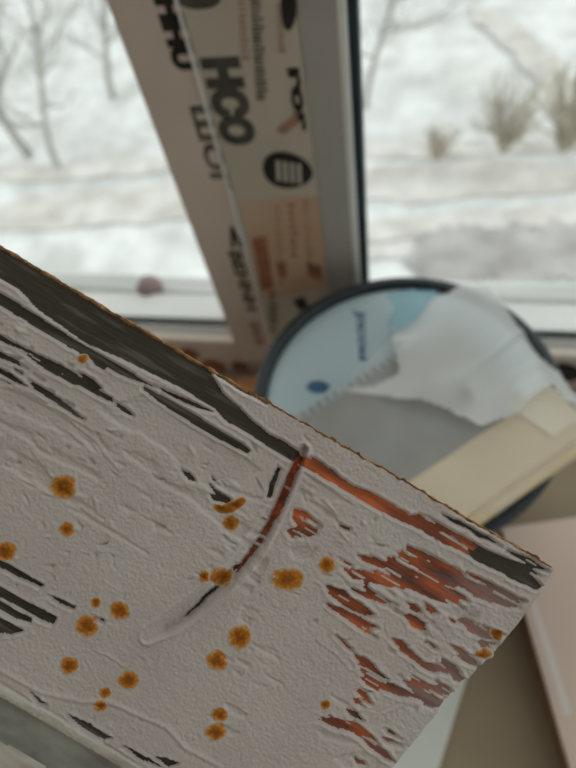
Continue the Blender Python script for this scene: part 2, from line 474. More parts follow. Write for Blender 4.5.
# ------------------------------------------------------------------ the round tub with its lid
TC = (-.0005, .2770); TR = .1405
M_rim = mat('dark_blue_grey_plastic', (30, 42, 49), .4, .1, 14, spec=.5)
M_lid = mat('pale_blue_plastic', (186, 205, 212), .35, .04, 9, spec=.5)
M_blue = mat('blue_print', (66, 104, 140), .5, .15, 40)
tub = empty('round_tub', (TC[0], TC[1], ZS)); tag(tub, 'round dark tub with a pale blue lid standing before the window', 'tub')
H = -ZS
lathe('tub_body', [(0, 0), (.116, 0), (.119, .004), (.131, H-.03), (.131, H-.012)], M_rim, tub)
lathe('rim', [(.1282, H-.0125), (.1385, H-.013), (TR, H-.008), (TR, H-.003), (.1385, H), (.1315, H), (.1292, H-.003), (.1285, H-.009)], M_rim, tub)
lid = lathe('lid', [(0.0, H-.0045), (.06, H-.0045), (.11, H-.0045), (.124, H-.005), (.1283, H-.0078)], M_lid, tub)
def lid_text(body, p0, p1, width, m):
    a = at(p0, 2, -.0045); b_ = at(p1, 2, -.0045)
    cu = bpy.data.curves.new('lettering', 'FONT'); cu.body = body; cu.extrude = .01; cu.offset = .03; cu.shear = .15
    to = bpy.data.objects.new('tmp', cu); COL.objects.link(to); bpy.context.view_layer.update()
    me = bpy.data.meshes.new_from_object(to.evaluated_get(bpy.context.evaluated_depsgraph_get()))
    bpy.data.objects.remove(to, do_unlink=True)
    n = len(me.vertices); co = np.empty(n*3); me.vertices.foreach_get('co', co); co = co.reshape(-1, 3)
    lo, hi = co.min(0), co.max(0)
    e1 = (b_-a)[:2]; L = np.linalg.norm(e1); e1 = e1/L; e2 = np.array([-e1[1], e1[0]])
    x = (co[:, 0]-lo[0])/(hi[0]-lo[0])*L; y = (co[:, 1]-lo[1])/(hi[1]-lo[1])*width
    t = np.empty_like(co)
    t[:, 0] = a[0]+e1[0]*x+e2[0]*y-TC[0]; t[:, 1] = a[1]+e1[1]*x+e2[1]*y-TC[1]; t[:, 2] = H-.0045+(co[:, 2]-lo[2])/(hi[2]-lo[2])*.0004
    me.vertices.foreach_set('co', t.ravel()); me.update(); me.materials.clear(); me.materials.append(m); me.name = 'lettering'
    o = bpy.data.objects.new('lettering', me); COL.objects.link(o); o.parent = lid
lid_text('Jпсом', (353, 310), (356, 362), .0125, M_blue)
c = at((318, 387), 2, -.0045)
prism('printed_logo', [(c[0]-TC[0]+.011*math.cos(k*.3142)*(1+.15*math.sin(k*1.9)), c[1]-TC[1]+.007*math.sin(k*.3142)) for k in range(20)], H-.0046, H-.0041, M_blue, lid)

# ------------------------------------------------------------------ notched trowel lying on the tub
M_steel = mat('dull_steel', (148, 148, 142), .45, .08, 30, metal=.0, spec=.6)
M_beige = mat('beige_plastic', (234, 214, 178), .45, .04, 20, spec=.4)
tr = empty('notched_trowel', (TC[0], TC[1], .0)); tag(tr, 'wide notched trowel with a beige handle bar lying on the tub', 'trowel')
a0 = at((548, 388), 2, .016)[:2]; b0 = at((385, 497), 2, .016)[:2]
e1 = (b0-a0)/np.linalg.norm(b0-a0); e2 = np.array([-e1[1], e1[0]])        # along the handle, across it
tq = at((385, 360), 2, .004)[:2]
if np.dot(tq-a0, e2) < 0: e2 = -e2                                          # e2 points to the teeth
tc = np.array(TC)
LEN = .215
def loc2(s, t): 
    p = a0+e1*s+e2*t-tc
    return (p[0], p[1])
dteeth = float(np.dot(tq-a0, e2))
hb = at((472, 521), 2, .012)[:2]; WH = -1.1*float(np.dot(hb-a0, e2))
# blade with square teeth along the far edge
teeth = []
n = 22; t1 = dteeth; t0 = dteeth-.0065
L0, L1 = .012, LEN-.01
for k in range(n):
    s0 = L0+(L1-L0)*k/n; s1 = L0+(L1-L0)*(k+.5)/n; s2 = L0+(L1-L0)*(k+1)/n
    teeth += [(s0, t1), (s1, t1), (s1, t0), (s2, t0)]
poly = [loc2(L0, -.01)]+[loc2(s, t) for s, t in teeth]+[loc2(L1, -.01)]
prism('blade', poly, .0025, .0037, M_steel, tr)
hd = prism('handle', [loc2(0, 0), loc2(LEN, 0), loc2(LEN, -WH*.84), loc2(0, -WH*.84)], .0012, .0165, M_beige, tr, .003)
prism('handle_ridge', [loc2(.002, -WH*.8), loc2(LEN-.002, -WH*.8), loc2(LEN-.002, -WH), loc2(.002, -WH)], .0012, .0125, M_beige, tr, .004)
prism('handle_end_cap', [loc2(-.002, .004), loc2(.040, .004), loc2(.030, -WH*.62), loc2(-.001, -WH*.62)], .0163, .0182, mat('pale_cream_plastic', (244, 232, 208), .4), hd, .0006)

# ------------------------------------------------------------------ clear plastic bag over the trowel
def bag_mat(name, opac, tint):
    m = bpy.data.materials.new(name); m.use_nodes = True; nt = m.node_tree
    nt.nodes.remove(nt.nodes['Principled BSDF'])
    tp = nt.nodes.new('ShaderNodeBsdfTransparent'); tp.inputs[0].default_value = (.97, .98, .98, 1)
    df = nt.nodes.new('ShaderNodeBsdfDiffuse'); df.inputs[0].default_value = (*lin(tint), 1)
    tl = nt.nodes.new('ShaderNodeBsdfTranslucent'); tl.inputs[0].default_value = (*lin(tint), 1)
    gl = nt.nodes.new('ShaderNodeBsdfGlossy'); gl.inputs['Roughness'].default_value = .25
    m1 = nt.nodes.new('ShaderNodeMixShader'); m1.inputs[0].default_value = .3
    m2 = nt.nodes.new('ShaderNodeMixShader'); m2.inputs[0].default_value = .08
    m3 = nt.nodes.new('ShaderNodeMixShader'); m3.inputs[0].default_value = opac
    nt.links.new(df.outputs[0], m1.inputs[1]); nt.links.new(tl.outputs[0], m1.inputs[2])
    nt.links.new(m1.outputs[0], m2.inputs[1]); nt.links.new(gl.outputs[0], m2.inputs[2])
    nt.links.new(tp.outputs[0], m3.inputs[1]); nt.links.new(m2.outputs[0], m3.inputs[2])
    nt.links.new(m3.outputs[0], nt.nodes['Material Output'].inputs[0])
    return m
M_bag = bag_mat('clear_polythene', .24, (236, 232, 234))
M_bag2 = bag_mat('folded_polythene', .62, (250, 252, 252))
M_bagblue = bag_mat('blue_polythene', .6, (120, 186, 206))
def in_poly(px, py, poly):
    inside = np.zeros(px.shape, bool)
    n = len(poly); j = n-1
    for i in range(n):
        xi, yi = poly[i]; xj, yj = poly[j]
        if yi != yj:
            c_ = ((yi > py) != (yj > py)) & (px < (xj-xi)*(py-yi)/(yj-yi)+xi)
            inside ^= c_
        j = i
    return inside
def sheet(name, pix, zbase, m, parent, wr=.004, step=.003, seed=0., drop=True, thick=0.0):
    P = np.array([at(p, 2, zbase)[:2] for p in pix])
    lo, hi = P.min(0), P.max(0)
    nx = int((hi[0]-lo[0])/step)+2; ny = int((hi[1]-lo[1])/step)+2
    X, Y = np.meshgrid(lo[0]+np.arange(nx)*step, lo[1]+np.arange(ny)*step, indexing='ij')
    ins = in_poly(X, Y, [tuple(p) for p in P])
    rot = .8; u = X*math.cos(rot)+Y*math.sin(rot); v_ = -X*math.sin(rot)+Y*math.cos(rot)
    nz = fbm(u*9+seed, v_*32+seed, 2); ridge = 1-np.abs(2*fbm(u*7+seed*2, v_*20+5, 2)-1)
    Zt = zbase+wr*(nz-.3)+wr*.7*ridge**6
    # stay above handle
    rel = np.stack([X-a0[0], Y-a0[1]], -1); tt = rel@e2
    over = 1/(1+np.exp((tt-.012)/.006))
    Zt = Zt+over*.0145
    vv = np.stack([X-tc[0], Y-tc[1], Zt], -1)
    idx = -np.ones(X.shape, int); idx[ins] = np.arange(ins.sum())
    V = vv[ins]
    fs = []
    for i in range(nx-1):
        for j in range(ny-1):
            q = (idx[i, j], idx[i+1, j], idx[i+1, j+1], idx[i, j+1])
            if min(q) >= 0: fs.append(tuple(int(t) for t in q))
    return meshobj(name, V, fs, m, parent, True)
bag = empty('plastic_bag', (TC[0], TC[1], .0)); tag(bag, 'crumpled clear plastic bag drawn over the notched trowel', 'bag')
sheet('bag_sheet', [(300, 415), (340, 390), (376, 352), (398, 318), (430, 298), (462, 284), (491, 289), (520, 328), (548, 370), (580, 416), (582, 446), (500, 520), (420, 530), (340, 470)], .006, M_bag, bag, .004, .0025, 1.)
sheet('folded_layer', [(392, 350), (394, 326), (428, 302), (446, 293), (462, 284), (490, 288), (518, 326), (548, 372), (578, 412), (572, 425), (545, 396), (512, 425), (478, 436), (446, 412), (420, 403), (385, 399), (340, 396), (336, 392), (372, 388), (398, 374)], .011, M_bag2, bag, .009, .0025, 4.)
sheet('blue_corner', [(385, 296), (410, 289), (440, 291), (430, 304), (418, 320), (398, 334), (386, 326), (392, 310)], .016, M_bagblue, bag, .003, .0018, 9.)

# ------------------------------------------------------------------ flat pink-beige carton, white panel, wood offcut on the sill
M_card = mat('pinkish_cardboard', (224, 202, 188), .75, .0, 6, rgb2=(216, 194, 181))
M_cardd = mat('cardboard_edge', (140, 108, 84), .85, .1, 40)
zt = ZS+.042
pA = at((497, 512), 2, zt); pB = at((572, 772), 2, zt)
dirn = (pB-pA)[:2]/np.linalg.norm((pB-pA)[:2])
pA2 = pA[:2]+dirn*.018; pB2 = pB[:2]+dirn*.25
nr = np.array([-dirn[1], dirn[0]])
if nr[0] < 0: nr = -nr
far_l = pA2; far_r = pA2+np.array([.30, .075])
box_c = empty('flat_carton', (float(pA2[0]), float(pA2[1]), ZS)); tag(box_c, 'flat pinkish-beige carton on the sill right of the tub', 'carton')
def rel(p): return (float(p[0]-pA2[0]), float(p[1]-pA2[1]))
prism('carton_body', [rel(far_l), rel(far_r), rel(far_r+dirn*.45), rel(pB2)], 0.0, .038, M_cardd, box_c, .001)
prism('lid_panel', [rel(far_l-nr*.001), rel(far_r+nr*.001), rel(far_r+dirn*.45+nr*.001), rel(pB2-nr*.001)], .0382, .042, M_card, box_c, .0012)
M_tape = mat('pale_tape', (222, 214, 208), .5)
q0 = at((531, 600), 2, zt)[:2]; q1 = at((566, 715), 2, zt)[:2]
prism('tape_strip', [rel(q0-nr*.002), rel(q0+nr*.004), rel(q1+nr*.006), rel(q1-nr*.002)], .0421, .0425, M_tape, box_c)

M_white = mat('white_panel', (226, 228, 222), .5, .03, 10)
wa = at((470, 668), 2, ZS+.008)[:2]; wb = at((438, 772), 2, ZS+.008)[:2]
wd = (wb-wa)/np.linalg.norm(wb-wa)
wp = empty('panel_offcut', (float(wa[0]), float(wa[1]), ZS)); tag(wp, 'white plastic panel offcut lying on the sill below the tub', 'panel')
def relw(p): return (float(p[0]-wa[0]), float(p[1]-wa[1]))
prism('panel_sheet', [relw(wa-wd*.02), relw(wb+wd*.15), relw(wb+wd*.15+np.array([-.14, .0])), relw(wa-wd*.02+np.array([-.16, -.03]))], 0.0, .0078, M_white, wp, .001)

M_wood = mat('orange_wood', (196, 142, 98), .7, .0, 30, (1, 6, 1), rgb2=(160, 104, 68))
oc = at((262, 384), 2, ZS+.03)
wo = empty('wood_offcut', (float(oc[0])-.01, float(oc[1])-.005, ZS)); tag(wo, 'small orange-brown wood offcut on the sill left of the tub', 'wood')
wo.rotation_euler = (0, 0, .25)
box('block', -.045, .035, -.018, .018, 0, .030, M_wood, wo, .003)
box('end_grain', .0351, .037, -.017, .017, .001, .029, mat('end_grain', (150, 100, 66), .8, .2, 90), wo)

# ------------------------------------------------------------------ THE BOARD: old painted board held up close, flaking paint
S = BOARD_D/F                                   # metres per photo pixel on the board plane
CORNER = np.array([553., 569.])
EU = np.array([553., 322.]); EU /= np.linalg.norm(EU)      # along the grain
EV = np.array([-EU[1], EU[0]])                              # across, into the board
def uv(p):
    d = np.asarray(p, float)-CORNER
    return d@EU, d@EV
def uvp(poly): return [uv(p) for p in poly]
V1, V2, V3 = 377., 387., 428.                   # glazing-bead ridge, rebate, far lip
su = np.concatenate([np.linspace(-860, -665, 60, endpoint=False), np.arange(-665, .01, .9)])
sv = np.concatenate([np.arange(0, 462, .9), np.linspace(462, 560, 40)])
NU, NV = len(su), len(sv)
SU, VV = np.meshgrid(su, sv, indexing='ij')
uend = -.16*VV+6*np.clip(np.sin(np.clip(VV/150, 0, 1)*math.pi), 0, 1)+1.6*(fbm(VV*.12, VV*0+3., 3)-.5)
UU = -860+(SU+860)/860*(uend+860)
# ragged long edge
edge = np.clip(1-VV/6, 0, 1)
VV = VV+edge*(2.6*(fbm(UU*.10, UU*0+9., 3)-.45)+1.2*(vnoise(UU*.5, UU*0+2.)-.5))
def warp(au, av, fu, fv, seed):
    nu = fbm(UU*fu+seed, VV*fv+seed*1.7, 3)-.5
    nv = fbm(UU*fu*2+seed*3, VV*fv*.6+seed, 3)-.5
    return UU+2*au*nu, VV+2*av*nv
W_long = warp(3.5, .5, .05, .2, 3.1)
W_rag = warp(10, .8, .018, .30, 8.7)
W_fine = warp(1.2, .6, .1, .15, 2.3)
W_soft = warp(3, 1.2, .06, .12, 5.3)
def mask(polys, W):
    m = np.zeros(UU.shape, bool)
    for p in polys:
        q = np.array(uvp(p)); lo = q.min(0)-14; hi = q.max(0)+14
        sel = (UU > lo[0]) & (UU < hi[0]) & (VV > lo[1]) & (VV < hi[1])
        r = np.zeros(UU.shape, bool)
        r[sel] = in_poly(W[0][sel], W[1][sel], [tuple(t) for t in q])
        m |= r
    return m
# --- bare dark wood
DARK = [
 [(-160,150),(-40,221),(0,243),(61,280),(141,328),(190,357),(212,374),(222,392),(241,409),(252,420),(269,434),(282,440),(300,452),(302,462),(290,460),(274,451),(249,434),(227,422),(216,410),(186,391),(158,377),(130,363),(83,342),(42,313),(17,288),(0,279),(-40,252),(-160,180)],
 [(-160,200),(-40,268),(0,292),(42,318),(83,344),(128,370),(155,387),(128,378),(83,356),(42,331),(0,306),(-40,282),(-160,214)],
 [(143,385),(165,397),(190,411),(215,427),(238,440),(250,449),(246,453),(230,445),(205,432),(180,416),(158,402),(144,390)],
 [(-20,322),(0,334),(20,345),(45,357),(60,364),(85,379),(100,390),(114,398),(112,402),(95,395),(78,384),(55,369),(30,354),(0,341),(-20,329)],
 [(115,401),(126,407),(137,418),(128,415),(116,407)],
 [(78,371),(92,378),(104,389),(96,388),(84,379)],
 [(20,350),(50,366),(80,385),(74,385),(46,370)],
 [(29,381),(50,391),(68,404),(85,420),(75,416),(55,403),(37,391)],
 [(-20,342),(0,351),(20,361),(22,367),(0,358),(-20,350)],
 [(-20,358),(0,367),(14,375),(29,387),(12,381),(0,374)],
 [(90,358),(105,366),(104,370),(94,365)],
 [(150,382),(170,392),(200,404),(216,413),(200,409),(172,397)],
 [(-60,528),(-20,549),(0,559),(22,570),(43,583),(40,586),(20,577),(0,567),(-20,557),(-60,538)],
 [(-60,552),(-20,574),(0,585),(24,599),(46,610),(59,617),(53,624),(38,618),(20,607),(0,597),(-20,587),(-60,566)],
 [(-60,569),(-20,590),(0,600),(20,611),(34,618),(30,622),(15,618),(0,609),(-20,599),(-60,580)],
 [(-60,588),(-20,607),(0,616),(15,624),(25,629),(12,634),(0,632),(-20,626),(-60,606)],
 [(47,593),(62,599),(77,606),(74,609),(60,603)],
 [(94,614),(106,620),(104,622),(96,618)],
 [(183,470),(190,473),(197,483),(190,481)],[(209,475),(217,480),(214,482)],
 [(210,483),(220,491),(232,499),(226,503),(213,500),(208,492),(216,494)],
 [(472,541),(483,548),(500,555),(517,562),(528,570),(536,580),(543,587),(536,590),(517,582),(493,569),(474,560),(466,552)],
 [(455,518),(480,532),(502,546),(478,537)],[(440,512),(462,522),(470,530),(452,522)],
 [(504,549),(530,558),(549,571),(528,566)],[(512,560),(530,566),(540,576),(524,570)],
 [(240,566),(226,582),(206,600),(188,617),(184,618),(202,598),(221,580),(234,566)],
 [(278,466),(281,469),(271,497),(266,497),(270,483)],
 [(66,712),(90,722),(113,736),(104,739),(84,729)],[(153,755),(166,756),(180,762),(168,766)],
 [(30,690),(48,703),(40,703)],[(120,742),(150,757),(165,768),(140,758)],
]
# --- red-brown primer
RED = [
 [(300,458),(314,456),(332,470),(350,484),(371,491),(392,504),(410,515),(420,513),(439,522),(454,532),(469,539),(478,546),(468,555),(444,544),(420,530),(384,513),(358,499),(332,483),(301,465)],
 [(299,454),(304,460),(295,477),(288,496),(279,516),(262,544),(245,566),(233,578),(237,569),(254,545),(269,520),(280,495),(288,474),(295,459)],
 [(294,508),(305,511),(321,525),(317,534),(305,538),(292,538),(286,530),(297,526),(292,518)],
 [(339,523),(351,528),(349,531),(340,527)],
 [(356,554),(368,555),(380,560),(394,559),(397,552),(410,546),(425,552),(444,562),(458,569),(480,577),(505,589),(524,600),(520,608),(505,606),(488,602),(478,598),(462,600),(456,606),(444,602),(436,602),(424,596),(410,591),(398,588),(384,581),(374,572),(392,576),(380,567),(364,562)],
 [(342,569),(358,571),(372,574),(385,577),(402,583),(396,591),(384,587),(371,583),(367,587),(380,594),(390,600),(380,603),(366,598),(353,590),(362,588),(364,580),(350,577)],
 [(326,584),(340,587),(348,595),(358,601),(374,613),(368,617),(354,611),(339,603),(329,593)],
 [(324,602),(338,605),(350,611),(364,617),(375,622),(370,629),(379,638),(368,634),(352,623),(336,612)],
 [(404,601),(414,603),(421,610),(412,611)],[(403,615),(416,616),(429,624),(426,631),(413,628)],
 [(420,600),(430,605),(438,615),(430,613)],[(424,640),(434,643),(440,648),(432,647)],
 [(458,619),(470,619),(478,625),(490,627),(502,632),(496,640),(480,638),(467,631)],
 [(392,638),(403,640),(411,649),(420,659),(432,663),(449,669),(442,676),(427,671),(413,660),(401,650)],
 [(352,652),(366,657),(375,664),(383,677),(386,684),(400,686),(413,694),(426,701),(405,697),(388,692),(376,691),(366,685),(361,672)],
 [(406,682),(413,675),(428,683),(434,679),(449,686),(450,694),(445,701),(441,709),(425,707),(419,698),(411,690)],
 [(439,656),(452,663),(465,678),(458,683),(447,672)],[(451,645),(464,649),(480,664),(470,665),(457,656)],
 [(356,691),(366,689),(373,692),(367,699),(359,700)],[(355,699),(363,701),(365,706),(357,705)],
 [(315,717),(330,714),(342,719),(356,721),(368,731),(377,740),(385,750),(392,759),(380,755),(369,747),(359,737),(345,728),(331,725)],
 [(346,709),(356,711),(366,721),(356,720)],[(383,726),(392,729),(400,737),(390,733)],[(380,735),(390,737),(398,743),(386,741)],
 [(352,756),(360,758),(368,765),(356,763)],[(336,634),(344,639),(350,649),(342,645)],
 [(480,640),(496,642),(490,650),(478,648)],
]
m_dark = mask(DARK[:17], W_long) | mask(DARK[17:26], W_soft) | mask(DARK[26:], W_fine)
m_red = mask(RED[:1], W_soft) | mask(RED[1:4], W_fine) | mask(RED[4:], W_rag)
# islands of paint left standing in the bare patches, as streaks along the grain
isl = fbm(UU*.022+40, VV*.36+11, 2)
isl2 = fbm(UU*.03+4, VV*.36+51, 2)
m_dark &= ~((isl > .9) & (VV < 120))
m_red &= ~((isl2 > .74) & (UU > -330))
# extra narrow scratches round the red area, along the grain
scr = fbm(UU*.05+91, VV*.55+7, 2)
zone = np.exp(-(((UU+110)/70)**2+((VV-90)/62)**2))
m_red |= (scr+.20*zone > .96) & (UU > -260) & (VV > 22) & (VV < 200)
zl = np.exp(-(((UU+560)/90)**2+((VV-105)/30)**2))
m_dark |= (scr+.24*zl > .95) & (VV > 60) & (VV < 140)
m_dark |= (VV < 2.2+3*(fbm(UU*.05, UU*0+77, 2)-.3)) & (UU < -330)
# lifted, thinner coat (steps within the paint)
STEP = [
 [(108,402),(126,400),(150,392),(185,415),(235,452),(262,470),(240,486),(214,478),(190,470),(168,452),(140,432),(120,418)],
 [(-20,380),(0,385),(24,392),(60,410),(100,436),(112,452),(84,440),(50,418),(22,404),(-20,396)],
 [(287,548),(300,545),(318,547),(313,557),(294,559)],
 [(196,488),(212,496),(240,505),(226,510),(200,500)],
 [(300,468),(330,488),(352,505),(340,502),(316,486)],
 [(318,728),(342,735),(356,740),(340,742),(322,736)],
 [(334,755),(360,750),(384,756),(372,768),(345,766)],
 [(430,598),(460,608),(480,612),(470,622),(450,616),(436,606)],
]
m_step = mask(STEP, W_soft) | ((fbm(UU*.02+5, VV*.10+2, 3) > .62) & (VV > 50) & (VV < 190) & (UU < -250)) | ((fbm(UU*.025+15, VV*.10+22, 3) > .75) & (VV > 30) & (VV < 330) & (UU > -250))
bare = m_dark | m_red
mat_bare = bare.astype(np.float32)
def blur(a, k, n=2):
    for _ in range(n):
        for ax in (0, 1):
            pad = [(0, 0), (0, 0)]; pad[ax] = (k+1, k)
            c_ = np.cumsum(np.pad(a, pad, mode='edge'), axis=ax)
            a = (np.take(c_, range(2*k+1, c_.shape[ax]), axis=ax)-np.take(c_, range(0, c_.shape[ax]-2*k-1), axis=ax))/(2*k+1)
    return a
paint = 1-mat_bare
soft = blur((blur(paint, 1, 1) > .999).astype(np.float32), 1, 2); wide = blur(paint, 3, 2)
HT = np.zeros(UU.shape)                                    # heights in photo pixels (x S = metres)
HT += 4.2*soft
HT += soft*np.clip(1-wide, 0, 1)*7.0                      # paint curls up at its broken edges
HT -= 2.2*blur((m_step & ~bare).astype(np.float32), 1, 2)
HT += paint*(0.6*(fbm(UU*.10, VV*.14, 2)-.5)+.75*(vnoise(UU*.40+3, VV*.46+9)-.5)+.6*(vnoise(UU*.7+3, VV*.7+9)-.5)) # orange-peel
HT += .8*(fbm(UU*.02, VV*.03+4, 2)-.5)
HT += (1-paint)*.9*(fbm(UU*.04+9, VV*.55, 3)-.5)           # open grain in the bare wood
# small dents and lifted blisters scattered along the grain
for k in range(330):
    u0, v0 = rng.uniform(-660, -20), rng.uniform(20, 375)
    L, Wd = rng.uniform(2.5, 8), rng.uniform(1.0, 2.4)
    an = rng.normal(.0, .35); ca, sa = math.cos(an), math.sin(an); amp = rng.uniform(1.2, 4.0)*(1 if rng.random() < .6 else -.7)
    iu = np.searchsorted(su, [u0-20, u0+20]); iv = np.searchsorted(sv, [v0-14, v0+14])
    sl = (slice(iu[0], iu[1]), slice(iv[0], iv[1]))
    du = UU[sl]-u0; dv = VV[sl]-v0
    a_ = (du*ca+dv*sa)/L; b_ = (-du*sa+dv*ca)/Wd
    HT[sl] -= amp*np.exp(-(a_*a_+b_*b_))*paint[sl]
def seg_dist(poly):
    P = [np.array(uv(p)) for p in poly]; best = np.full(UU.shape, 1e9); par = np.zeros(UU.shape); side = np.zeros(UU.shape)
    for k in range(len(P)-1):
        a, b = P[k], P[k+1]; ab = b-a; L2 = ab@ab
        t = np.clip(((UU-a[0])*ab[0]+(VV-a[1])*ab[1])/L2, 0, 1)
        dx = UU-a[0]-t*ab[0]; dy = VV-a[1]-t*ab[1]; d = np.hypot(dx, dy)
        better = d < best; best = np.where(better, d, best); par = np.where(better, (k+t)/(len(P)-1), par)
        side = np.where(better, np.sign(ab[0]*dy-ab[1]*dx), side)
    return best, par, side
# the curved gouge
gd, gp, gs = seg_dist([(303,449),(292,474),(281,497),(270,518),(257,541),(241,563),(222,583),(198,603),(172,621),(149,634)])
hw = 5+6*np.clip(gp*2.2, 0, 1)*np.clip((1.04-gp)*6, .3, 1)
gx_ = gd*(-gs)/hw                                          # -1 upper-left lip, +1 lower-right lip
prof_ = np.where(gx_ < .55, (np.clip(gx_+1, 0, 2)/1.55)**.8, np.clip((1-gx_)/.45, 0, 1))
prof_ = np.where(np.abs(gx_) < 1, prof_, 0)*np.clip((1.0-gp)*14, 0, 1)
HT -= 7.5*prof_
HT += 2.4*np.exp(-((gd-hw-1.2)/2.0)**2)*np.where(gs < 0, 1.3, .7)
# folds in the coat near the lower bead, and long creases
for poly, amp, wd in (([(-40,650),(0,667),(42,690),(83,699),(112,700),(129,708),(167,725),(187,746),(221,764)], 1.6, 2.4),
                      ([(95,648),(112,655),(124,664)], .9, 1.5), ([(0,386),(25,393),(60,412),(96,440),(120,470)], .9, 1.6),
                      ([(110,402),(150,398),(190,425),(250,458)], .9, 1.5), ([(300,470),(330,487),(356,505)], .8, 1.5),
                      ([(304,436),(310,444),(304,454)], -1.2, 2.), ([(210,500),(236,512),(250,520)], .8, 1.5),
                      ([(318,640),(336,652),(350,668)], .8, 1.4), ([(410,700),(380,712),(360,706)], .8, 1.4)):
    d_, p_, s_ = seg_dist(poly)
    d_ = d_+2*(fbm(UU*.2, VV*.2, 2)-.5)
    HT += amp*np.exp(-(d_/wd)**2)-amp*.5*np.exp(-((d_-wd*1.6)/wd)**2)*(s_ > 0)
# lower bead ridge, rebate and far lip
wv = 2.2*(fbm(UU*.03, UU*0+5., 2)-.5)
rid = 1/(1+np.exp(-(VV-V1-wv)/.9)); reb = 1/(1+np.exp(-(VV-V2-wv*.4)/.9)); lip = 1/(1+np.exp(-(VV-V3)/1.2))
HT = HT*(1-reb)+reb*(.8*(fbm(UU*.03+2, VV*.06, 3)-.5))
HT += 2.2*rid*(1-reb)-1.5*np.exp(-((VV-V1-wv+2.5)/1.6)**2)-5*reb+6*lip

# vertices in board space: x along grain, y across (down the picture), z out of the face
XX, YY, ZZ = UU*S, -VV*S, HT*S
VALL = np.stack([XX, YY, ZZ], -1).reshape(-1, 3)
ii, jj = np.meshgrid(np.arange(NU-1), np.arange(NV-1), indexing='ij')
q = np.stack([ii*NV+jj, ii*NV+jj+1, (ii+1)*NV+jj+1, (ii+1)*NV+jj], -1).reshape(-1, 4)
def favg(a): return (a[:-1, :-1]+a[1:, :-1]+a[:-1, 1:]+a[1:, 1:]).reshape(-1)/4
f_dark = favg(m_dark.astype(np.float32)); f_red = favg(m_red.astype(np.float32)); f_v = favg(VV-wv*.4); f_v1 = favg(VV-wv)
lab = np.zeros(len(q), int)
lab[(f_dark+f_red) > .5] = 2
lab[(f_red >= f_dark) & ((f_dark+f_red) > .5)] = 1
lab[(f_v1 > V1) & (f_v <= V2)] = 3
lab[(f_v > V2) & (f_v <= V3)] = 4
lab[f_v > V3] = 5

board = empty('old_board')
cam_basis = np.array([[EU[0], EU[1]*-1], [EV[0], EV[1]*-1]])   # picture directions as camera x, y
cu_ = np.array([EU[0], -EU[1], 0.]); cv_ = np.array([-EV[0], EV[1], 0.])   # local +x, local +y in camera axes
cw_ = np.array([0., 0., 1.])
org_cam = camray(CORNER)*BOARD_D
Bm = np.stack([ROT@cu_, ROT@cv_, ROT@cw_], 1); org = EYE+ROT@org_cam
board.matrix_world = Matrix([list(Bm[i])+[org[i]] for i in range(3)]+[[0, 0, 0, 1]])
tag(board, 'old wooden board with flaking grey paint, rust spots and bared red primer', 'board')

def submesh(name, sel, m, parent=board):
    fq = q[sel]; used, inv = np.unique(fq, return_inverse=True)
    inv = inv.reshape(-1, 4)
    me = bpy.data.meshes.new(name)
    me.vertices.add(len(used)); me.vertices.foreach_set('co', VALL[used].astype(np.float32).ravel())
    nl = len(fq)*4
    me.loops.add(nl); me.loops.foreach_set('vertex_index', inv.astype(np.int32).ravel())
    me.polygons.add(len(fq)); me.polygons.foreach_set('loop_start', np.arange(0, nl, 4, dtype=np.int32)); me.polygons.foreach_set('loop_total', np.full(len(fq), 4, np.int32))
    me.polygons.foreach_set('use_smooth', np.ones(len(fq), bool))
    me.update(calc_edges=True); me.validate()
    me.materials.append(m)
    o = bpy.data.objects.new(name, me); COL.objects.link(o); o.parent = parent
    return o
GR = (1, 7, 7)
M_paint = mat('old_grey_paint', (206, 196, 191), .36, .0, 26, rgb2=(198, 186, 182), bump=.3, bscale=1500, spec=.5)
M_darkwood = mat('dark_weathered_wood', (64, 58, 47), .6, .0, 34, (1, 12, 12), detail=8., ramp=(.52, .8), rgb2=(128, 121, 108), bump=.4, bscale=500, spec=.4)
M_red = mat('red_brown_primer', (204, 104, 60), .55, .0, 42, (1, 5, 5), rgb2=(112, 76, 66), bump=.4, bscale=600, spec=.35, detail=6)
